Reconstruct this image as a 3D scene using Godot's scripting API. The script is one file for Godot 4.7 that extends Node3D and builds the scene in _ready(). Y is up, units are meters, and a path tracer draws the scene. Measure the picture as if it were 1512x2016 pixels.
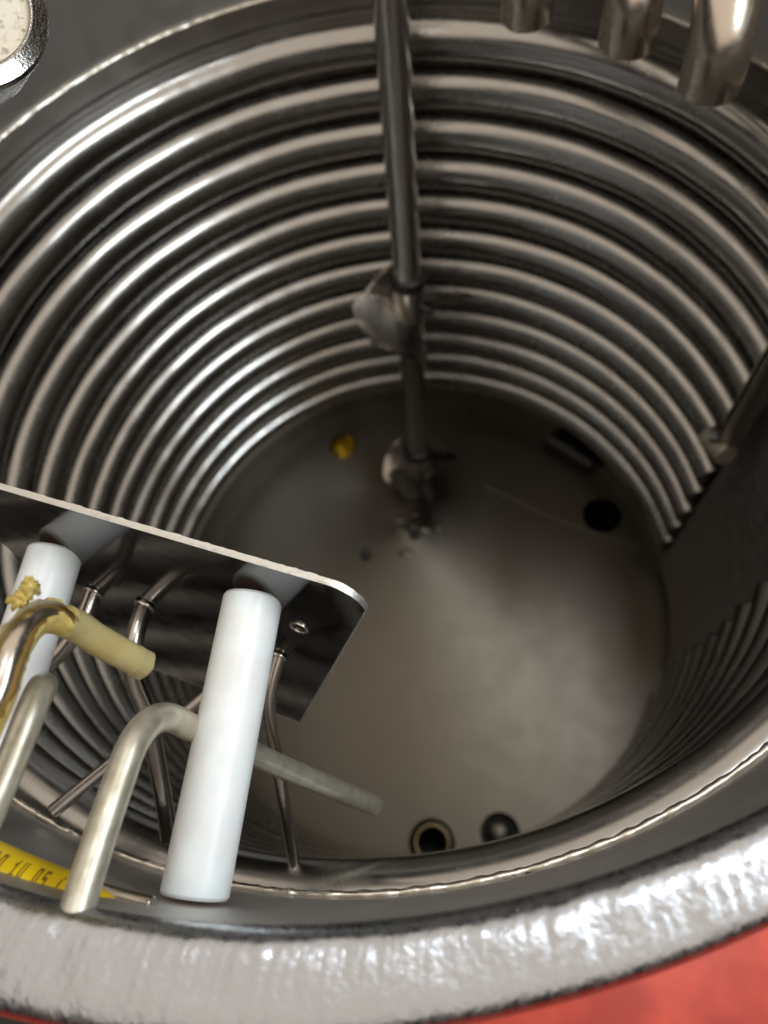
extends Node3D

const S := 0.2   # metres for one inside radius of the tank
var rng := RandomNumberGenerator.new()
var taken := {}

func _ready():
	rng.seed = 41
	# ------------------------------------------------ camera, air, lamps
	var cam := Camera3D.new()
	cam.name = "camera"
	var a := deg_to_rad(63.8144)
	var r := deg_to_rad(-14.3556)
	var fw := Vector3(0, -sin(a), -cos(a))
	var u0 := Vector3(0, cos(a), -sin(a))
	var rt := Vector3.RIGHT * cos(r) + u0 * sin(r)
	var up := u0 * cos(r) - Vector3.RIGHT * sin(r)
	cam.transform = Transform3D(Basis(rt, up, -fw), p3(-0.0476, 2.8895, 0.9641))
	cam.near = 0.01
	cam.far = 60.0
	cam.fov = 71.365
	var att := CameraAttributesPhysical.new()
	att.frustum_focal_length = 12.0 / tan(deg_to_rad(71.365) * 0.5)
	att.frustum_near = 0.01
	att.frustum_far = 60.0
	att.frustum_focus_distance = 0.166
	att.exposure_aperture = 7.5
	cam.attributes = att
	add_child(cam)
	cam.current = true

	var env := Environment.new()
	env.background_mode = Environment.BG_COLOR
	env.background_color = Color(0.16, 0.15, 0.14)
	env.tonemap_mode = Environment.TONE_MAPPER_LINEAR
	env.tonemap_exposure = 1.0
	env.sdfgi_enabled = true
	env.ssao_enabled = true
	env.ssil_enabled = true
	var we := WorldEnvironment.new()
	we.name = "air"
	we.environment = env
	add_child(we)

	lamp("ceiling_panel_lamp", Vector3(0.1, 2.5, 0.6), Vector2(6.2, 7.4), 13.2, Color(1.0, 0.94, 0.87))
	lamp("ceiling_downlight", Vector3(0.45, 2.45, -0.35), Vector2(0.3, 0.3), 0.7, Color(0.93, 0.97, 1.0))
	lamp("work_lamp", Vector3(0.32, 0.76, 0.22), Vector2(0.12, 0.28), 0.22, Color(0.92, 0.97, 1.0), 0.0)

	materials()
	build_floor()
	build_tank()
	build_coil()
	build_agitator()
	build_plate()
	build_inlets()
	build_outlets()
	build_small()

func lamp(called: String, at: Vector3, size: Vector2, e: float, c: Color, turn := 0.0):
	var l := AreaLight3D.new()
	l.name = called
	l.area_size = size
	l.area_normalize_energy = true
	l.light_energy = e
	l.light_color = c
	l.area_range = 12.0
	l.area_attenuation = 2.0
	l.shadow_enabled = true
	add_child(l, true)
	l.position = at
	l.rotation = Vector3(-PI / 2, deg_to_rad(turn), 0)

# ------------------------------------------------ naming
func p3(x: float, y: float, z: float) -> Vector3:
	return Vector3(x, y, z) * S

func numbered(called: String) -> String:
	if not taken.has(called):
		taken[called] = 0
		return called
	taken[called] += 1
	return "%s_%03d" % [called, taken[called]]

func thing(called: String, label: String, category: String, at := Vector3.ZERO, group := "") -> Node3D:
	var o := Node3D.new()
	o.name = numbered(called)
	o.position = at
	o.set_meta("label", label)
	o.set_meta("category", category)
	if group != "":
		o.set_meta("group", group)
	add_child(o, true)
	return o

# a mesh given in tank coordinates, hung under parent
func part(called: String, mesh: Mesh, m: Material, parent: Node3D, label := "") -> MeshInstance3D:
	var o := MeshInstance3D.new()
	o.name = called
	o.mesh = mesh
	o.material_override = m
	parent.add_child(o, true)
	o.position = -base_of(parent)
	if label != "":
		o.set_meta("label", label)
	return o

func base_of(n: Node) -> Vector3:
	var v := Vector3.ZERO
	var k := n
	while k != null and k != self:
		v += (k as Node3D).position
		k = k.get_parent()
	return v

# ------------------------------------------------ meshes
func grid(P: PackedVector3Array, N: PackedVector3Array, U: PackedVector2Array, nu: int, nv: int) -> Dictionary:
	var I := PackedInt32Array()
	for j in nv - 1:
		for i in nu - 1:
			var k := j * nu + i
			tri(P, N, I, k, k + 1, k + nu)
			tri(P, N, I, k + 1, k + nu + 1, k + nu)
	return {"p": P, "n": N, "u": U, "i": I}

func tri(P, N, I: PackedInt32Array, x: int, y: int, z: int):
	var g: Vector3 = (P[y] - P[x]).cross(P[z] - P[x])
	if g.dot(N[x] + N[y] + N[z]) > 0.0:
		I.append_array([x, z, y])
	else:
		I.append_array([x, y, z])

func mesh_of(list: Array) -> ArrayMesh:
	var P := PackedVector3Array()
	var N := PackedVector3Array()
	var U := PackedVector2Array()
	var I := PackedInt32Array()
	for d in list:
		var o := P.size()
		P.append_array(d.p)
		N.append_array(d.n)
		U.append_array(d.u)
		for k in d.i:
			I.append(k + o)
	var arr := []
	arr.resize(Mesh.ARRAY_MAX)
	arr[Mesh.ARRAY_VERTEX] = P
	arr[Mesh.ARRAY_NORMAL] = N
	arr[Mesh.ARRAY_TEX_UV] = U
	arr[Mesh.ARRAY_INDEX] = I
	var m := ArrayMesh.new()
	m.add_surface_from_arrays(Mesh.PRIMITIVE_TRIANGLES, arr)
	return m

# profile of (radius, height) turned about the axis; smooth along runs, hard where a point is doubled
func lathe(prof: Array, seg := 192, a0 := 0.0, a1 := TAU, bump: FastNoiseLite = null, amp := 0.0, inward := false) -> Dictionary:
	var P := PackedVector3Array()
	var N := PackedVector3Array()
	var U := PackedVector2Array()
	var n := prof.size()
	var len := 0.0
	for j in n:
		var pr: Vector2 = prof[j]
		var q0: Vector2 = prof[max(j - 1, 0)]
		var q1: Vector2 = prof[min(j + 1, n - 1)]
		if q0 == pr:
			q0 = pr - (q1 - pr)
		if q1 == pr:
			q1 = pr + (pr - q0)
		if j > 0:
			len += (pr - (prof[j - 1] as Vector2)).length()
		var t := (q1 - q0).normalized()
		var nn := Vector2(t.y, -t.x)
		if inward:
			nn = -nn
		for i in seg + 1:
			var an := a0 + (a1 - a0) * i / seg
			var d := Vector3(sin(an), 0, cos(an))
			var v := d * pr.x + Vector3.UP * pr.y
			var nr := (d * nn.x + Vector3.UP * nn.y).normalized()
			if bump:
				v += d * 0.022 * clampf((pr.x - 1.03) / 0.045, 0.0, 1.0) * pow(maxf(0.0, cos(an + 0.75)), 6.0)
				v += nr * (bump.get_noise_3dv(d * 520.0 + Vector3(pr.x, pr.y, 0) * 90.0) * 0.30 + bump.get_noise_3dv(v * 70.0) * 1.0) * amp * clampf((1.074 - pr.x) / 0.03, 0.06, 1.0) * clampf((pr.x - 1.004) / 0.02, 0.15, 1.0)
			P.append(v * S)
			N.append(nr)
			U.append(Vector2(an * pr.x * S, len * S))
	var g := grid(P, N, U, seg + 1, n)
	if bump:
		smooth(g)
	return g

func smooth(g: Dictionary):
	var acc := PackedVector3Array()
	acc.resize(g.p.size())
	var I: PackedInt32Array = g.i
	for k in range(0, I.size(), 3):
		var fn: Vector3 = (g.p[I[k + 2]] - g.p[I[k]]).cross(g.p[I[k + 1]] - g.p[I[k]])
		for m in 3:
			acc[I[k + m]] += fn
	for k in acc.size():
		if acc[k].length_squared() > 0.0:
			acc[k] = acc[k].normalized()
		else:
			acc[k] = g.n[k]
	g.n = acc

# round bends into a polyline of tank coordinates
func bend(pts: Array, steps := 8) -> PackedVector3Array:
	var c := Curve3D.new()
	for k in pts.size():
		var q: Vector3 = pts[k] * S
		var tan_ := Vector3.ZERO
		if k > 0 and k < pts.size() - 1:
			var d0: Vector3 = pts[k] * S - pts[k - 1] * S
			var d1: Vector3 = pts[k + 1] * S - pts[k] * S
			var t := (d0.normalized() + d1.normalized()).normalized()
			c.add_point(q, -t * d0.length() * 0.36, t * d1.length() * 0.36)
		else:
			c.add_point(q)
	c.bake_interval = 0.0012
	return c.get_baked_points()

# tube along points; radius may vary; ends capped flat (hollow ends get a bore)
func tube(path: PackedVector3Array, rad, sides := 24, cap0 := true, cap1 := true, bore := 0.0, bump: FastNoiseLite = null, amp := 0.0, flat := 1.0) -> Array:
	var P := PackedVector3Array()
	var N := PackedVector3Array()
	var U := PackedVector2Array()
	var n := path.size()
	var t := (path[1] - path[0]).normalized()
	var e := t.cross(Vector3.UP if absf(t.y) < 0.9 else Vector3.RIGHT).normalized()
	var run := 0.0
	var frames := []
	for j in n:
		var tt := (path[min(j + 1, n - 1)] - path[max(j - 1, 0)]).normalized()
		e = (e - tt * e.dot(tt)).normalized()
		var b := tt.cross(e)
		var rr: float = (rad.call(float(j) / (n - 1)) if rad is Callable else rad) * S
		if j > 0:
			run += path[j].distance_to(path[j - 1])
		frames.append([path[j], e, b, tt, rr])
		for i in sides + 1:
			var an := TAU * i / sides
			var d := e * cos(an) + b * sin(an) * flat
			var v := path[j] + d * rr
			if bump:
				v += d * bump.get_noise_3dv(v * 500.0) * amp * S
			P.append(v)
			N.append((e * cos(an) + b * sin(an) / flat).normalized())
			U.append(Vector2(run, float(i) / sides))
	var side := grid(P, N, U, sides + 1, n)
	if bump:
		smooth(side)
	var out := [side]
	for w in 2:
		if not (cap0 if w == 0 else cap1):
			continue
		var f: Array = frames[0] if w == 0 else frames[n - 1]
		var dir: Vector3 = -f[3] if w == 0 else f[3]
		var rings := []
		var ch: float = f[4] * 0.12
		if bore > 0.0:
			rings = [[f[4], 0.0], [f[4] - ch, ch], [f[4] - ch, ch], [f[4] * bore + ch * 0.5, ch], [f[4] * bore + ch * 0.5, ch], [f[4] * bore, 0.0], [f[4] * bore, 0.0], [f[4] * bore, -f[4] * 1.2], [f[4] * bore, -f[4] * 1.2], [0.0001 * S, -f[4] * 1.2]]
		else:
			rings = [[f[4], 0.0], [f[4] - ch * 0.4, ch * 0.8], [f[4] - ch * 1.4, ch], [f[4] - ch * 1.4, ch], [0.0001 * S, ch]]
		var P2 := PackedVector3Array()
		var N2 := PackedVector3Array()
		var U2 := PackedVector2Array()
		for k in rings.size():
			var q0: Array = rings[max(k - 1, 0)]
			var q1: Array = rings[min(k + 1, rings.size() - 1)]
			if q0 == rings[k]:
				q0 = [2 * rings[k][0] - q1[0], 2 * rings[k][1] - q1[1]]
			if q1 == rings[k]:
				q1 = [2 * rings[k][0] - q0[0], 2 * rings[k][1] - q0[1]]
			var tv := Vector2(q1[0] - q0[0], q1[1] - q0[1]).normalized()
			var nv := Vector2(tv.y, -tv.x)
			for i in sides + 1:
				var an := TAU * i / sides
				var d: Vector3 = f[1] * cos(an) + f[2] * sin(an)
				P2.append(f[0] + d * rings[k][0] + dir * rings[k][1])
				N2.append((d * nv.x + dir * nv.y).normalized())
				U2.append(Vector2(run + rings[k][1], float(i) / sides))
		out.append(grid(P2, N2, U2, sides + 1, rings.size()))
	return out

# an arc of tube about the tank axis
func arc_path(rad: float, y: float, a0: float, a1: float, n: int) -> PackedVector3Array:
	var out := PackedVector3Array()
	for i in n + 1:
		var an := a0 + (a1 - a0) * i / n
		out.append(p3(sin(an) * rad, y, cos(an) * rad))
	return out

func blob(at: Vector3, size: Vector3, noise: FastNoiseLite, amp: float, n := 14) -> Dictionary:
	var P := PackedVector3Array()
	var N := PackedVector3Array()
	var U := PackedVector2Array()
	for j in n + 1:
		for i in 2 * n + 1:
			var th := PI * j / n
			var ph := PI * i / n
			var d := Vector3(sin(th) * cos(ph), cos(th), sin(th) * sin(ph))
			P.append((at + d * size * (1.0 + amp * noise.get_noise_3dv((at + d * size) * 400.0))) * S)
			N.append((d / size).normalized())
			U.append(Vector2(ph, th))
	return grid(P, N, U, 2 * n + 1, n + 1)

# ------------------------------------------------ materials
var M := {}

func tex(freq: float, lo: Color, hi: Color, sd: int, size := 512, type := FastNoiseLite.TYPE_SIMPLEX_SMOOTH, oct := 4) -> NoiseTexture2D:
	var f := FastNoiseLite.new()
	f.seed = sd
	f.frequency = freq
	f.noise_type = type
	f.fractal_octaves = oct
	var t := NoiseTexture2D.new()
	t.width = size
	t.height = size
	t.seamless = true
	t.noise = f
	var gr := Gradient.new()
	gr.set_color(0, lo)
	gr.set_color(1, hi)
	gr.set_offset(0, 0.25)
	gr.set_offset(1, 0.75)
	t.color_ramp = gr
	return t

func ntex(freq: float, strength: float, sd: int, size := 512, oct := 4) -> NoiseTexture2D:
	var f := FastNoiseLite.new()
	f.seed = sd
	f.frequency = freq
	f.fractal_octaves = oct
	var t := NoiseTexture2D.new()
	t.width = size
	t.height = size
	t.seamless = true
	t.as_normal_map = true
	t.bump_strength = strength
	t.noise = f
	return t

func steel(c: Color, rough: float, uvs: Vector3, sd: int, nstr := 0.35, lo := 0.75) -> StandardMaterial3D:
	var m := StandardMaterial3D.new()
	m.albedo_color = c
	m.metallic = 1.0
	m.metallic_specular = 0.5
	m.roughness = rough
	m.roughness_texture = tex(0.02, Color(lo, lo, lo), Color(1, 1, 1), sd)
	m.roughness_texture_channel = BaseMaterial3D.TEXTURE_CHANNEL_RED
	m.normal_enabled = nstr > 0.0
	if nstr > 0.0:
		m.normal_texture = ntex(0.03, 2.0, sd + 7)
		m.normal_scale = nstr
	m.uv1_triplanar = true
	m.uv1_world_triplanar = true
	m.uv1_scale = uvs
	return m

func plain(c: Color, rough: float) -> StandardMaterial3D:
	var m := StandardMaterial3D.new()
	m.albedo_color = c
	m.roughness = rough
	return m

func materials():
	M.wall = steel(Color(0.49, 0.475, 0.46), 0.42, Vector3(4, 4, 4), 3, 0.05)
	M.gap = steel(Color(0.62, 0.60, 0.59), 0.62, Vector3(8, 8, 8), 14, 0.06)
	M.neck = steel(Color(0.78, 0.765, 0.75), 0.56, Vector3(5, 5, 5), 4, 0.04, 0.9)
	M.coil = steel(Color(0.67, 0.66, 0.645), 0.30, Vector3(6, 6, 6), 11, 0.04, 0.6)
	M.pan = steel(Color(0.42, 0.395, 0.355), 0.40, Vector3(3, 3, 3), 21, 0.015, 0.94)
	M.pan.anisotropy_enabled = true
	M.pan.anisotropy = -0.6
	M.shaft = steel(Color(0.82, 0.80, 0.77), 0.22, Vector3(20, 3, 20), 31, 0.15)
	M.blade = steel(Color(0.62, 0.59, 0.56), 0.30, Vector3(12, 12, 12), 41, 0.2)
	M.mirror = steel(Color(0.37, 0.365, 0.36), 0.15, Vector3(10, 10, 10), 51, 0.05, 0.5)
	M.cup = steel(Color(0.66, 0.65, 0.63), 0.2, Vector3(90, 90, 90), 55, 1.0)
	M.edge = steel(Color(0.95, 0.95, 0.93), 0.45, Vector3(60, 60, 60), 61, 0.9)
	M.weld = steel(Color(0.88, 0.86, 0.82), 0.25, Vector3(40, 40, 40), 71, 0.6)
	M.pipe = steel(Color(0.80, 0.76, 0.71), 0.28, Vector3(30, 60, 30), 81, 0.15)
	M.thin = steel(Color(0.75, 0.72, 0.69), 0.27, Vector3(20, 20, 20), 91, 0.15)
	M.dull = steel(Color(0.82, 0.805, 0.755), 0.46, Vector3(18, 18, 18), 101, 0.25)
	M.dull.metallic = 0.7
	M.dull.albedo_texture = tex(0.02, Color(0.88, 0.86, 0.81), Color(1, 1, 1), 103)
	M.foil = steel(Color(0.74, 0.755, 0.78), 0.38, Vector3(38, 38, 38), 111, 0.9, 0.55)
	M.shell = steel(Color(0.7, 0.7, 0.7), 0.4, Vector3(5, 5, 5), 121, 0.2)
	M.brass = steel(Color(0.66, 0.59, 0.30), 0.3, Vector3(20, 20, 20), 131, 0.2)
	M.bronze = steel(Color(0.42, 0.37, 0.28), 0.4, Vector3(20, 20, 20), 132, 0.2)
	M.nylon = plain(Color(0.94, 0.95, 0.955), 0.36)
	M.nylon.subsurf_scatter_enabled = true
	M.nylon.subsurf_scatter_strength = 0.25
	M.nylon.albedo_texture = tex(0.012, Color(0.95, 0.945, 0.945), Color(1, 1, 1), 5)
	M.nylon.normal_enabled = true
	M.nylon.normal_texture = ntex(0.05, 2.0, 6)
	M.nylon.normal_scale = 0.12
	M.nylon.uv1_triplanar = true
	M.nylon.uv1_scale = Vector3(10, 10, 10)
	M.sleeve = plain(Color(0.93, 0.83, 0.50), 0.22)
	M.sleeve.subsurf_scatter_enabled = true
	M.sleeve.subsurf_scatter_strength = 0.08
	M.sleeve.albedo_texture = tex(0.008, Color(0.96, 0.94, 0.86), Color(1, 1, 1), 15)
	M.sleeve.uv1_triplanar = true
	M.sleeve.uv1_scale = Vector3(25, 25, 25)
	M.sleeve.normal_enabled = true
	M.sleeve.normal_texture = ntex(0.03, 2.0, 17)
	M.sleeve.normal_scale = 0.5
	M.clear = M.sleeve.duplicate()
	M.sleeve.albedo_color.a = 0.86
	M.sleeve.transparency = BaseMaterial3D.TRANSPARENCY_ALPHA
	M.clear.albedo_color = Color(0.80, 0.755, 0.58, 0.66)
	M.clear.transparency = BaseMaterial3D.TRANSPARENCY_ALPHA
	M.rubber = plain(Color(0.085, 0.075, 0.065), 0.45)
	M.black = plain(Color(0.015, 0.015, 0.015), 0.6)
	M.cream = plain(Color(0.88, 0.85, 0.78), 0.35)
	M.cream.albedo_texture = tex(0.018, Color(0.45, 0.38, 0.28), Color(1, 1, 1), 19)
	(M.cream.albedo_texture as NoiseTexture2D).color_ramp.set_offset(0, 0.12)
	(M.cream.albedo_texture as NoiseTexture2D).color_ramp.set_offset(1, 0.36)
	M.cream.uv1_triplanar = true
	M.cream.uv1_scale = Vector3(30, 30, 30)
	M.yellow = plain(Color(1, 1, 1), 0.3)
	M.yellow.clearcoat_enabled = true
	M.yellow.clearcoat = 0.7
	var ground := plain(Color(0.89, 0.31, 0.21), 0.4)
	ground.albedo_texture = tex(0.012, Color(0.84, 0.70, 0.70), Color(1, 1, 1), 8)
	ground.uv1_triplanar = true
	ground.uv1_scale = Vector3(2, 2, 2)
	M.ground = ground

# ------------------------------------------------ the setting
func build_floor():
	var pm := PlaneMesh.new()
	pm.size = Vector2(8, 8)
	var o := MeshInstance3D.new()
	o.name = "floor"
	o.mesh = pm
	o.material_override = M.ground
	o.position = p3(0, -0.35, 0)
	add_child(o, true)
	o.set_meta("kind", "structure")
	o.set_meta("label", "red painted floor under the steel tank")
	o.set_meta("category", "floor")

func build_tank():
	var t := thing("tank", "round stainless steel tank with a foil wrapped rim, seen from above", "tank", p3(0, -0.35, 0))
	part("wall_liner", mesh_of([lathe([Vector2(1.028, 0.0), Vector2(1.028, 1.80), Vector2(1.028, 1.80), Vector2(1.02, 1.835), Vector2(1.006, 1.858), Vector2(1.0, 1.868)], 256, 0.0, TAU, null, 0.0, false)]), M.wall, t)
	part("neck", mesh_of([lathe([Vector2(1.004, 1.872), Vector2(1.005, 2.225)], 256)]), M.neck, t)
	# weld bead
	var fn := FastNoiseLite.new()
	fn.frequency = 0.35
	fn.seed = 4
	var path := arc_path(1.0, 1.87, 0, TAU, 900)
	part("weld_bead", mesh_of(tube(path, func(x): return 0.0052 + 0.0016 * fn.get_noise_2d(x * 900.0, 3.0), 10, false, false, 0.0, fn, 0.0026)), M.weld, t)
	# rim: insulation under crinkled foil tape
	var rn := FastNoiseLite.new()
	rn.seed = 9
	rn.frequency = 0.22
	rn.fractal_octaves = 4
	var prof := []
	for k in 25:
		var an := PI * k / 24.0
		var cx := 1.041 - 0.036 * signf(cos(an)) * pow(absf(cos(an)), 0.7)
		var cy := 2.215 + 0.035 * pow(sin(an), 0.6)
		prof.append(Vector2(cx, cy))
	for k in range(1, 6):
		prof.append(Vector2([1.072, 1.062, 1.058, 1.056, 1.055][k - 1], 2.215 - 0.05 * k))
	part("rim_band", mesh_of([lathe(prof, 2400, 0.0, TAU, rn, 0.0026, true)]), M.foil, t, "rough bright foil wrapped over the rim")
	part("outer_shell", mesh_of([lathe([Vector2(1.0545, 2.0), Vector2(1.0545, -0.35)], 160, 0, TAU, null, 0.0, true)]), M.shell, t)
	# bottom plate with drilled openings
	var holes := [[0.866, -0.179, 0.083], [-0.159, -0.850, 0.066], [-0.179, 0.905, 0.085], [0.073, 0.929, 0.072]]
	part("floor_plate", mesh_of([turned_disc(holes)]), M.pan, t)
	part("base_plate", mesh_of([lathe([Vector2(0.001, -0.349), Vector2(1.05, -0.349)], 96)]), M.black, t)
	# what sits in the openings
	for k in 4:
		var h: Array = holes[k]
		var o := Vector3(h[0], 0, h[1])
		var rr: float = h[2]
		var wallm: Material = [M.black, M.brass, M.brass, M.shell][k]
		var depth: float = [0.30, 0.13, 0.30, 0.05][k]
		var d := lathe([Vector2(rr - 0.004, -0.006), Vector2(rr - 0.006, -depth), Vector2(rr - 0.006, -depth), Vector2(0.001, -depth)], 48)
		for i in d.p.size():
			d.p[i] += o * S
		var s := part(["drain_hole", "brass_fitting", "brass_fitting", "blanked_port"][k], mesh_of([d]), wallm, t)
		if k == 2:
			var ring := lathe([Vector2(0.052, -0.10), Vector2(0.052, -0.03), Vector2(0.056, -0.026), Vector2(0.068, -0.026), Vector2(0.072, -0.03), Vector2(0.072, -0.10)], 48, 0, TAU, null, 0.0, true)
			for i in ring.p.size():
				ring.p[i] += o * S
			part("brass_collar", mesh_of([ring]), M.bronze, s)
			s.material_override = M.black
		if k == 3:
			var knob := blob(o + Vector3(0, -0.02, 0), Vector3(0.048, 0.03, 0.048), rn, 0.0)
			part("blank_plug", mesh_of([knob]), M.pan, s)
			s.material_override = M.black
	# rough weld in the middle of the bottom
	for k in 8:
		var x := rng.randf_range(-0.16, 0.17)
		var z := rng.randf_range(-0.07, 0.06) + (0.05 if k % 3 == 0 else 0.0)
		part("weld_spot", mesh_of([blob(Vector3(0.015 + x, 0.0, -0.345 + z), Vector3(rng.randf_range(0.02, 0.05), rng.randf_range(0.006, 0.013), rng.randf_range(0.012, 0.024)), fn, 0.35, 10)]), M.pan, t)
	for q in [Vector3(-0.172, 0, -0.272), Vector3(0.06, 0, -0.31)]:
		part("stud", mesh_of(tube(PackedVector3Array([q * S, (q + Vector3(0, 0.03, 0)) * S]), 0.022, 16)), M.rubber, t)
	# folded seam across the bottom
	var seam := PackedVector3Array()
	for i in 21:
		var f := i / 20.0
		seam.append(Vector3(lerpf(0.42, 0.98, f), 0.001, lerpf(-0.46, 0.02, f) + 0.03 * sin(f * PI)) * S)
	part("seam", mesh_of(tube(seam, 0.006, 8)), M.pan, t)

# the bottom, machined in rings round the foot of the agitator, with its openings left out
func turned_disc(holes: Array) -> Dictionary:
	var P := PackedVector3Array()
	var N := PackedVector3Array()
	var U := PackedVector2Array()
	var deep := PackedByteArray()
	var nu := 361
	var nv := 111
	var step := 1.03 / (nv - 1)
	for j in nv:
		for i in nu:
			var an := TAU * i / (nu - 1)
			var rad := maxf(step * j, 0.0005)
			var q := Vector2(sin(an), cos(an)) * rad
			var dp := 0
			for h in holes:
				var hc := Vector2(h[0], h[1])
				var dd := q.distance_to(hc)
				if dd < h[2]:
					dp = 1 if dd < h[2] - 0.020 else dp
					if dd > 0.001:
						q = hc + (q - hc) / dd * h[2]
			var sp := q - Vector2(0.01, -0.357)
			P.append(Vector3(q.x, 0, q.y) * S)
			N.append(Vector3.UP)
			U.append(Vector2(atan2(sp.x, -sp.y) / TAU, sp.length()))
			deep.append(dp)
	var I := PackedInt32Array()
	for j in nv - 1:
		for i in nu - 1:
			var k := j * nu + i
			for f in [[k, k + 1, k + nu], [k + 1, k + nu + 1, k + nu]]:
				if deep[f[0]] + deep[f[1]] + deep[f[2]] > 0:
					continue
				var ux := [U[f[0]].x, U[f[1]].x, U[f[2]].x]
				if ux.max() - ux.min() > 0.5:
					var o := P.size()
					for m in 3:
						P.append(P[f[m]])
						N.append(Vector3.UP)
						U.append(Vector2(ux[m] + (1.0 if ux[m] < 0.0 else 0.0), U[f[m]].y))
					tri(P, N, I, o, o + 1, o + 2)
				else:
					tri(P, N, I, f[0], f[1], f[2])
	return {"p": P, "n": N, "u": U, "i": I}

func build_coil():
	var t := thing("cooling_coil", "stack of twelve bright steel tube turns around the tank wall", "cooling coil")
	var wob := FastNoiseLite.new()
	wob.seed = 77
	wob.frequency = 0.02
	var g0 := deg_to_rad(90.0 - 5.5)    # the gap on the right hand wall
	var g1 := deg_to_rad(90.0 - 35.5)
	for k in 12:
		var y := 1.722 - 0.1368 * k
		var e0 := g0 + deg_to_rad(rng.randf_range(-0.5, 0.5))
		var e1 := g1 + deg_to_rad(rng.randf_range(-1.2, 0.8))
		var path := arc_path(1.015, y, e0, e1 + TAU, 330)
		for i in path.size():
			path[i].y += S * 0.0035 * wob.get_noise_2d(i * 1.6, k * 37.0)
			var flat_in := Vector3(path[i].x, 0, path[i].z).normalized()
			path[i] += flat_in * S * 0.003 * wob.get_noise_2d(i * 1.3, 900.0 + k * 37.0)
		var d := tube(path, 0.0570 + rng.randf_range(-0.001, 0.001), 28, true, true)
		part("coil_turn", mesh_of(d), M.coil, t)
	part("gap_plate", mesh_of([lathe([Vector2(1.02, 0.05), Vector2(1.0, 0.06), Vector2(1.0, 0.06), Vector2(1.0, 1.78), Vector2(1.0, 1.78), Vector2(1.02, 1.79)], 24, g1 + 0.035, g0 - 0.012)]), M.gap, t)
	# riser pipe up the edge of the gap
	var x := 0.925
	part("riser_pipe", mesh_of(tube(bend([Vector3(0.918, 1.08, 0.10), Vector3(0.93, 1.11, 0.125), Vector3(0.925, 1.20, 0.13), Vector3(0.925, 1.82, 0.13)]), 0.036, 24)), M.shaft, t)
	part("riser_joint", mesh_of(tube(PackedVector3Array([p3(0.915, 1.035, 0.075), p3(0.912, 1.075, 0.165)]), 0.032, 20)), M.dull, t)

func build_agitator():
	var b := Vector3(0.146, 0.276, -0.519)
	var tp := Vector3(0.265, 1.902, -0.812)
	var ax := (tp - b).normalized()
	var t := thing("agitator", "slanted steel agitator shaft with two small three-bladed propellers", "agitator", b * S)
	var foot := b - ax * 0.06
	part("shaft", mesh_of(tube(PackedVector3Array([foot * S, (b + ax * 0.8) * S, (b + ax * 2.6) * S]), 0.045, 40)), M.shaft, t)
	var e := ax.cross(Vector3(0, 0, 1)).normalized()
	e = -e if e.x < 0 else e
	var f := e.cross(ax).normalized()
	f = -f if f.z < 0 else f
	for w in 2:
		var at: Vector3 = b + ax * 0.01 if w == 0 else Vector3(0.212, 1.146, -0.679) - ax * 0.05
		var pp := part("propeller", mesh_of(tube(PackedVector3Array([(at - ax * 0.085) * S, (at + ax * 0.03) * S]), 0.056, 36)), M.shaft, t)
		part("collar", mesh_of(tube(PackedVector3Array([(at + ax * 0.033) * S, (at + ax * 0.062) * S]), 0.058, 36)), M.rubber, pp)
		for k in 3:
			var an := deg_to_rad([-4.0, 130.0, 246.0][k] + (0.0 if w == 1 else -14.0))
			part("blade", blade(at - ax * 0.075, ax, (e * cos(an) + f * sin(an)).normalized(), 1.0 if w == 1 else 0.8), M.blade, pp)
		var sd := (e * 0.75 + f * 0.66).normalized()
		part("set_screw", mesh_of(tube(PackedVector3Array([(at - ax * 0.05 + sd * 0.055) * S, (at - ax * 0.05 + sd * 0.082) * S]), 0.017, 16)), M.rubber, pp)

func blade(at: Vector3, ax: Vector3, out: Vector3, big := 1.0) -> ArrayMesh:
	var side := ax.cross(out).normalized()
	var faces := []
	var nu := 25
	var nv := 29
	for s in [-1.0, 1.0]:
		var P := PackedVector3Array()
		var N := PackedVector3Array()
		var U := PackedVector2Array()
		for j in nv:
			var v := float(j) / (nv - 1)
			var rr := 0.045 + 0.165 * v
			var w := 0.03 + 0.12 * pow(sin(clampf(v * 0.80 + 0.10, 0, 1) * PI), 0.75) if v < 0.999 else 0.002
			w *= sqrt(maxf(0.0, 1.0 - pow(maxf(0.0, (v - 0.55) / 0.45), 2.4)))
			w = maxf(w, 0.002)
			var pitch := deg_to_rad(lerpf(46.0, 26.0, v))
			for i in nu:
				var u := 2.0 * i / (nu - 1) - 1.0
				var cd := side * cos(pitch) - ax * sin(pitch)
				var nd := (ax * cos(pitch) + side * sin(pitch)).normalized()
				var th := 0.004 * sqrt(maxf(0.0, 1.0 - u * u)) + 0.0008
				P.append((at + (out * rr + cd * (u * w - 0.02 * v) + nd * (s * th + 0.012 * u * u)) * big) * S)
				N.append(nd * s)
				U.append(Vector2(u, v))
		var g := grid(P, N, U, nu, nv)
		smooth(g)
		faces.append(g)
	return mesh_of(faces)

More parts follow.
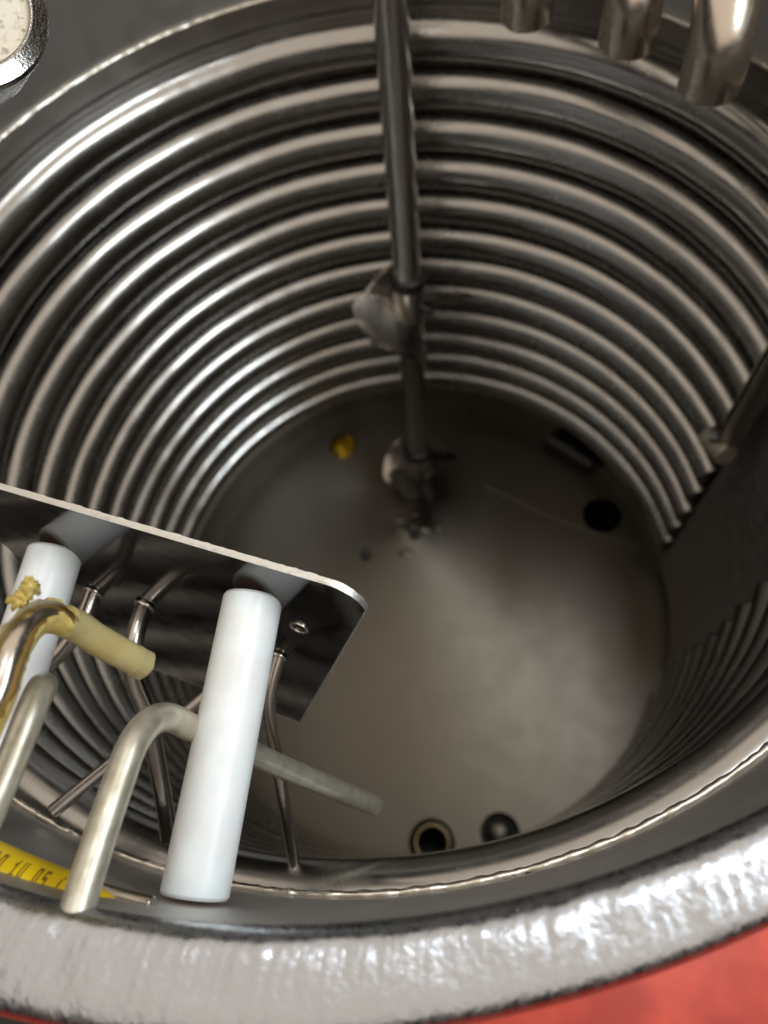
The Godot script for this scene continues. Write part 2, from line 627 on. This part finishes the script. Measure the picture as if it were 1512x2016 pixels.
func build_plate():
	var o0 := Vector3(-0.496, 2.17, 0.450)
	var e1 := Vector3(0.851, 0.0, 0.526).normalized()
	var e2 := Vector3(-0.109, -0.978, 0.177).normalized()
	var n := Vector3(-0.514, 0.208, 0.832).normalized()
	var t := thing("mounting_plate", "mirror polished steel plate held off the tank wall by two white rods", "bracket", (o0 + e1 * 0.18) * S)
	# outline in plate coordinates, rounded upper corners, sides that slant in
	var poly := PackedVector2Array()
	var corner := func(c: Vector2, r0: float, a0: float, a1: float):
		for i in 9:
			var an := lerpf(a0, a1, i / 8.0)
			poly.append(c + Vector2(cos(an), sin(an)) * r0)
	poly.append(Vector2(0.03, 0.485))
	corner.call(Vector2(-0.085, 0.045), 0.045, deg_to_rad(197.0), deg_to_rad(270.0))
	corner.call(Vector2(0.433, 0.045), 0.045, deg_to_rad(270.0), deg_to_rad(343.0))
	poly.append(Vector2(0.326, 0.505))
	var th := 0.0075
	var idx := Geometry2D.triangulate_polygon(poly)
	var faces := []
	for s in 2:
		var P := PackedVector3Array()
		var N := PackedVector3Array()
		var U := PackedVector2Array()
		for q in poly:
			P.append((o0 + e1 * q.x + e2 * q.y - n * (th if s == 1 else 0.0)) * S)
			N.append(n if s == 0 else -n)
			U.append(q)
		var I := PackedInt32Array()
		for k in range(0, idx.size(), 3):
			tri(P, N, I, idx[k], idx[k + 1], idx[k + 2])
		faces.append({"p": P, "n": N, "u": U, "i": I})
	part("plate", mesh_of(faces), M.mirror, t)
	var P := PackedVector3Array()
	var N := PackedVector3Array()
	var U := PackedVector2Array()
	var m := poly.size()
	var fine := []
	for k in m:
		var steps := int(ceil(poly[k].distance_to(poly[(k + 1) % m]) / 0.004))
		for i in steps:
			fine.append(poly[k].lerp(poly[(k + 1) % m], float(i) / steps))
	var fnz := FastNoiseLite.new()
	fnz.frequency = 0.3
	fnz.seed = 6
	var mid := Vector2(0.18, 0.25)
	for j in 4:
		for k in fine.size() + 1:
			var q: Vector2 = fine[k % fine.size()]
			var nx: Vector2 = fine[(k + 1) % fine.size()]
			var pv: Vector2 = fine[(k - 1 + fine.size()) % fine.size()]
			var tg := (nx - pv).normalized()
			var outv := Vector2(tg.y, -tg.x)
			if outv.dot(q - mid) < 0:
				outv = -outv
			var lift: float = [0.0, 0.0022, 0.0022, 0.0][j] * (1.0 + fnz.get_noise_2d(k, j * 3.0))
			var dn: float = [0.0005, -0.0012, -th + 0.001, -th - 0.0005 + 0.0022 * maxf(0.0, fnz.get_noise_2d(k * 0.6, 40.0)) * -1.0][j]
			var qq := q + outv * lift
			P.append((o0 + e1 * qq.x + e2 * qq.y + n * dn) * S)
			N.append((e1 * outv.x + e2 * outv.y).normalized())
			U.append(Vector2(k * 0.004, j * 0.3))
	part("plate_edge", mesh_of([grid(P, N, U, fine.size() + 1, 4)]), M.edge, t, "rough bright sheared edge")
	# white rods
	var rods := [[Vector3(-0.226, 2.089, 0.638), Vector3(-0.3335, 2.084, 0.938)], [Vector3(-0.493, 2.045, 0.483), Vector3(-0.6, 2.041, 0.783)]]
	for q in rods:
		var d: Vector3 = (q[1] - q[0]).normalized()
		var path := PackedVector3Array()
		for i in 9:
			path.append((q[0] + d * 0.004).lerp(q[1], i / 8.0) * S)
		part("spacer_rod", mesh_of(tube(path, 0.0355, 48)), M.nylon, t)
	# thin bent tubes welded to the plate
	var c0 := Vector3(-0.0476, 2.8895, 0.9641)
	var tubes := [
		[0.0125, [Vector3(-0.488, 1.949, 0.510), Vector3(-0.505, 1.948, 0.545), Vector3(-0.531, 1.936, 0.568), Vector3(-0.581, 1.922, 0.598), Vector3(-0.622, 1.911, 0.620)]],
		[0.0125, [Vector3(-0.409, 1.962, 0.556), Vector3(-0.426, 1.967, 0.608), Vector3(-0.442, 1.941, 0.650), Vector3(-0.441, 1.909, 0.691), Vector3(-0.469, 1.787, 0.849)]],
		[0.0095, [Vector3(-0.237, 1.935, 0.669), Vector3(-0.257, 1.921, 0.701), Vector3(-0.270, 1.902, 0.729), Vector3(-0.282, 1.848, 0.792), Vector3(-0.304, 1.740, 0.945)]],
		[0.0100, [Vector3(-0.304, 1.925, 0.630), Vector3(-0.317, 1.921, 0.667), Vector3(-0.354, 1.909, 0.691), Vector3(-0.480, 1.888, 0.735), Vector3(-0.590, 1.884, 0.788)]]]
	for q in tubes:
		var pts: Array = q[1]
		var o := part("thin_tube", mesh_of(tube(bend(pts), q[0], 24, false, true, 0.7)), M.thin, t)
		var ring := PackedVector3Array()
		var c: Vector3 = pts[0] + n * 0.003
		for i in 33:
			var an := TAU * i / 32.0
			ring.append((c + (e1 * cos(an) + e2 * sin(an)) * q[0]) * S)
		part("weld_ring", mesh_of(tube(ring, 0.003, 10, false, false, 0.0, fnz, 0.002)), M.weld, o)
	# plugged hole near the right corner
	var ring := PackedVector3Array()
	for i in 41:
		var an := TAU * i / 40.0
		ring.append((o0 + e1 * (0.382 + 0.011 * cos(an)) + e2 * (0.129 + 0.011 * sin(an)) + n * 0.001) * S)
	part("weld_ring", mesh_of(tube(ring, 0.0022, 10, false, false)), M.weld, t)

func build_inlets():
	# plated tube through the near wall that turns and dips into the tank
	var pts := [Vector3(-0.394, 2.229, 0.955), Vector3(-0.354, 2.206, 0.836), Vector3(-0.338, 2.193, 0.794), Vector3(-0.326, 2.162, 0.772), Vector3(-0.313, 2.095, 0.776), Vector3(-0.263, 1.895, 0.810), Vector3(-0.176, 1.689, 0.868)]
	var t := thing("inlet_tube", "dull bent tube from the near wall that passes under the middle white rod", "tube", pts[0] * S, "bent inlet tubes on the left")
	part("pipe", mesh_of(tube(bend(pts), 0.0150, 32, true, true, 0.72)), M.dull, t)
	pts = [Vector3(-0.47, 2.252, 0.88), Vector3(-0.436, 2.251, 0.813), Vector3(-0.412, 2.240, 0.744), Vector3(-0.420, 2.215, 0.726), Vector3(-0.461, 2.145, 0.710), Vector3(-0.528, 2.042, 0.693)]
	t = thing("inlet_tube", "dull bent tube at the left edge below the torn yellow sleeve", "tube", pts[0] * S, "bent inlet tubes on the left")
	part("pipe", mesh_of(tube(bend(pts), 0.0138, 32, true, true, 0.72)), M.dull, t)
	# tube in a torn yellow plastic sleeve
	pts = [Vector3(-0.445, 2.300, 0.82), Vector3(-0.405, 2.312, 0.755), Vector3(-0.394, 2.309, 0.718), Vector3(-0.385, 2.290, 0.689), Vector3(-0.377, 2.250, 0.679), Vector3(-0.365, 2.200, 0.690), Vector3(-0.344, 2.147, 0.706)]
	t = thing("sleeved_tube", "bent tube in a torn yellowed plastic sleeve, bare metal at the bend", "tube", pts[0] * S)
	var path := bend(pts)
	part("core_tube", mesh_of(tube(path, 0.0128, 28, true, false)), M.pipe, t)
	# sleeve: open along the outside of the bend
	var fn := FastNoiseLite.new()
	fn.seed = 12
	fn.frequency = 0.5
	var P := PackedVector3Array()
	var N := PackedVector3Array()
	var U := PackedVector2Array()
	var n := path.size()
	var sides := 64
	var nor := Vector3(0.0, 0.75, 0.02).normalized()
	var run := 0.0
	var keep := PackedByteArray()
	for j in n:
		var tt := (path[min(j + 1, n - 1)] - path[max(j - 1, 0)]).normalized()
		var e := (nor - tt * nor.dot(tt)).normalized()
		var b := tt.cross(e)
		if j > 0:
			run += path[j].distance_to(path[j - 1])
		var f := float(j) / (n - 1)
		var open := 0.0
		if f > 0.14 and f < 0.60:
			open = sin((f - 0.14) / 0.46 * PI)
		for i in sides + 1:
			var an := TAU * i / sides - PI
			var q := absf(an - 0.55) - open * 0.85 * (1.0 + 0.25 * fn.get_noise_2d(j * 0.7, signf(an) * 30.0))
			var lift := 0.0
			if open > 0.05:
				lift = 0.0045 * clampf(1.0 - q * 1.6, 0.0, 1.0) * (1.0 + 1.2 * fn.get_noise_2d(j * 1.2, 80.0 + signf(an) * 20.0))
			var rr := (0.0150 + 0.0003 * fn.get_noise_2d(j * 0.2, i * 0.2) + lift) * S
			var d := e * cos(an) + b * sin(an)
			P.append(path[j] + d * rr)
			N.append(d)
			U.append(Vector2(run, float(i) / sides))
			keep.append(1 if q > 0.0 or open < 0.02 else 0)
	var I := PackedInt32Array()
	for j in n - 1:
		for i in sides:
			var k := j * (sides + 1) + i
			if keep[k] and keep[k + 1] and keep[k + sides + 1] and keep[k + sides + 2]:
				tri(P, N, I, k, k + 1, k + sides + 1)
				tri(P, N, I, k + 1, k + sides + 2, k + sides + 1)
	var g := {"p": P, "n": N, "u": U, "i": I}
	smooth(g)
	var ms := part("sleeve", mesh_of([g]), M.sleeve, t)
	var half := path.slice(int(n * 0.60), n)
	var tip := tube(half, 0.0160, 40, true, true, 0.75, fn, 0.0005)
	tip.append_array(tube(PackedVector3Array([path[n - 5], path[n - 1] + (path[n - 1] - path[n - 5]).normalized() * 0.0004]), 0.0163, 40, true, false, 0.0, fn, 0.0034))
	part("sleeve_end", mesh_of(tip), M.clear, t, "greyer straight end of the plastic sleeve")
	# loose flake of plastic standing up at the tear
	var fl := []
	for k in 3:
		var at: Vector3 = Vector3(-0.3845, 2.304, 0.668) + Vector3(0.006 * k - 0.006, 0.002 * k, -0.004 * k + 0.002)
		fl.append(blob(at, Vector3(0.010 - 0.002 * k, 0.004 + 0.002 * k, 0.008), fn, 1.1, 16))
	part("flake", mesh_of(fl), M.sleeve, ms)

func build_outlets():
	var labs := ["bent steel pipe end, smallest of three hanging over the back coils, beside the agitator shaft", "bent steel pipe end in the middle of three over the back coils", "bent steel pipe end, largest of three, beside the right frame edge"]
	var ends := [Vector3(0.503, 1.955, -0.541), Vector3(0.636, 1.985, -0.336), Vector3(0.711, 2.0, -0.141)]
	for k in 3:
		var q: Vector3 = ends[k]
		var out := Vector3(0.34, 0, -0.94)
		var path := PackedVector3Array()
		path.append(q * S)
		for i in 25:
			var an := PI * 0.5 * i / 24.0
			path.append((q + Vector3(0, 0.02 + 0.105 * sin(an), 0) + out * 0.105 * (1.0 - cos(an))) * S)
		path.append((q + Vector3(0, 0.125, 0) + out * [0.36, 0.5, 0.75][k]) * S)
		var t := thing("outlet_pipe", labs[k], "pipe", q * S, "three bent pipe ends over the coils")
		part("pipe", mesh_of(tube(path, 0.0545, 48, true, false, 0.86)), M.pipe, t)

func build_small():
	# black rubber stopper lying where the bottom meets the wall
	var t := thing("rubber_stopper", "black rubber stopper lying on the tank bottom beside the wall", "stopper", p3(0.80, 0.045, -0.50))
	part("body", mesh_of(tube(PackedVector3Array([p3(0.76, 0.045, -0.585), p3(0.895, 0.045, -0.40)]), func(f): return 0.045 - 0.008 * f, 28)), M.rubber, t)
	# yellow printed hose in a slot of the near wall
	var path := PackedVector3Array()
	for i in 41:
		var f := i / 40.0
		var an := deg_to_rad(lerpf(-44.0, -20.0, f))
		var rad := 1.022 + 0.022 * pow(maxf(0.0, f - 0.75) / 0.25, 2.0)
		path.append(p3(sin(an) * rad, 2.165 - 0.02 * f, cos(an) * rad))
	t = thing("yellow_hose", "yellow printed hose lying in the near wall behind the dull tube", "hose", path[20])
	M.yellow.albedo_texture = print_texture()
	M.yellow.uv1_scale = Vector3(1.0 / (0.41 * S), 1, 1)
	part("hose", mesh_of(tube(path, func(f): return (0.043 - 0.012 * f) * sqrt(maxf(0.02, 1.0 - pow(f, 6.0))), 40)), M.yellow, t)
	var lip := []
	for i in 41:
		var f := i / 40.0
		var an := deg_to_rad(lerpf(-44.0, -20.5, f))
		lip.append(p3(sin(an) * (0.996 + 0.008 * f * f), 2.122 + 0.03 * f * f, cos(an) * (0.996 + 0.008 * f * f)))
	t = thing("slot_lip", "thin grey steel lip along the yellow hose", "bracket", lip[20])
	part("lip", mesh_of(tube(PackedVector3Array(lip), 0.007, 16, true, true, 0.0, null, 0.0, 0.6)), M.thin, t)
	# polished cup at the upper left corner
	var c := Vector3(-0.393, 2.475, -0.006)
	t = thing("steel_cup", "polished steel cup with cream inside, cut off by the upper left corner", "cup", c * S)
	var ax := Vector3(0.46, 0.80, 0.38).normalized()
	var bx := ax.cross(Vector3(0, 0, 1)).normalized()
	var turn := Basis(bx, ax, bx.cross(ax))
	var shapes := [
		lathe([Vector2(0.090, -0.09), Vector2(0.108, -0.06), Vector2(0.116, -0.03), Vector2(0.116, -0.012), Vector2(0.124, -0.008), Vector2(0.126, 0.0), Vector2(0.124, 0.006), Vector2(0.124, 0.006), Vector2(0.108, 0.012), Vector2(0.108, 0.012), Vector2(0.104, 0.014), Vector2(0.102, 0.008)], 96, 0, TAU, null, 0.0, true),
		lathe([Vector2(0.103, 0.006), Vector2(0.09, -0.002), Vector2(0.001, -0.006)], 64)]
	for d in shapes:
		for i in d.p.size():
			d.p[i] = turn * d.p[i] * 0.93 + c * S
			d.n[i] = turn * d.n[i]
	part("body", mesh_of([shapes[0]]), M.cup, t)
	part("lining", mesh_of([shapes[1]]), M.cream, t)
	part("arm", mesh_of(tube(PackedVector3Array([(c - ax * 0.05 + Vector3(-0.06, 0, 0.0)) * S, (c + Vector3(-0.42, -0.06, 0.03)) * S, (c + Vector3(-0.62, -0.18, 0.04)) * S]), 0.02, 16)), M.thin, t)
	# black hose on the floor outside
	var hp := [Vector3(-0.998, 1.569, 0.931), Vector3(-0.878, 1.532, 1.006), Vector3(-0.776, 1.509, 1.053), Vector3(-0.696, 1.439, 1.104), Vector3(-0.633, 1.283, 1.195)]
	t = thing("black_hose", "black rubber hose passing below the foil rim at the lower left corner", "hose", hp[2] * S)
	part("hose", mesh_of(tube(bend(hp), 0.062, 28)), M.rubber, t)

# yellow jacket with its dark print running round it
func print_texture() -> ImageTexture:
	var im := Image.create(1024, 256, false, Image.FORMAT_RGB8)
	im.fill(Color(0.94, 0.80, 0.02))
	var dots := {"1": "010110010010111", "2": "110001010100111", "0": "111101101101111", "U": "101101101101111", "T": "111010010010010", "5": "111100111001110", "(": "010100100100010", ")": "010001001001010", "/": "001001010100100", " ": "000000000000000", "O": "111101101101111"}
	var x := 540
	for ch in "TO 1 20 1U 05 ()":
		var b: String = dots[ch]
		for k in 15:
			if b[k] == "1":
				for v in 4:
					im.fill_rect(Rect2i(x + (k % 3) * 4, 20 + (k / 3) * 5 + v * 64, 4, 5), Color(0.50, 0.36, 0.03))
		x += 20
	return ImageTexture.create_from_image(im)
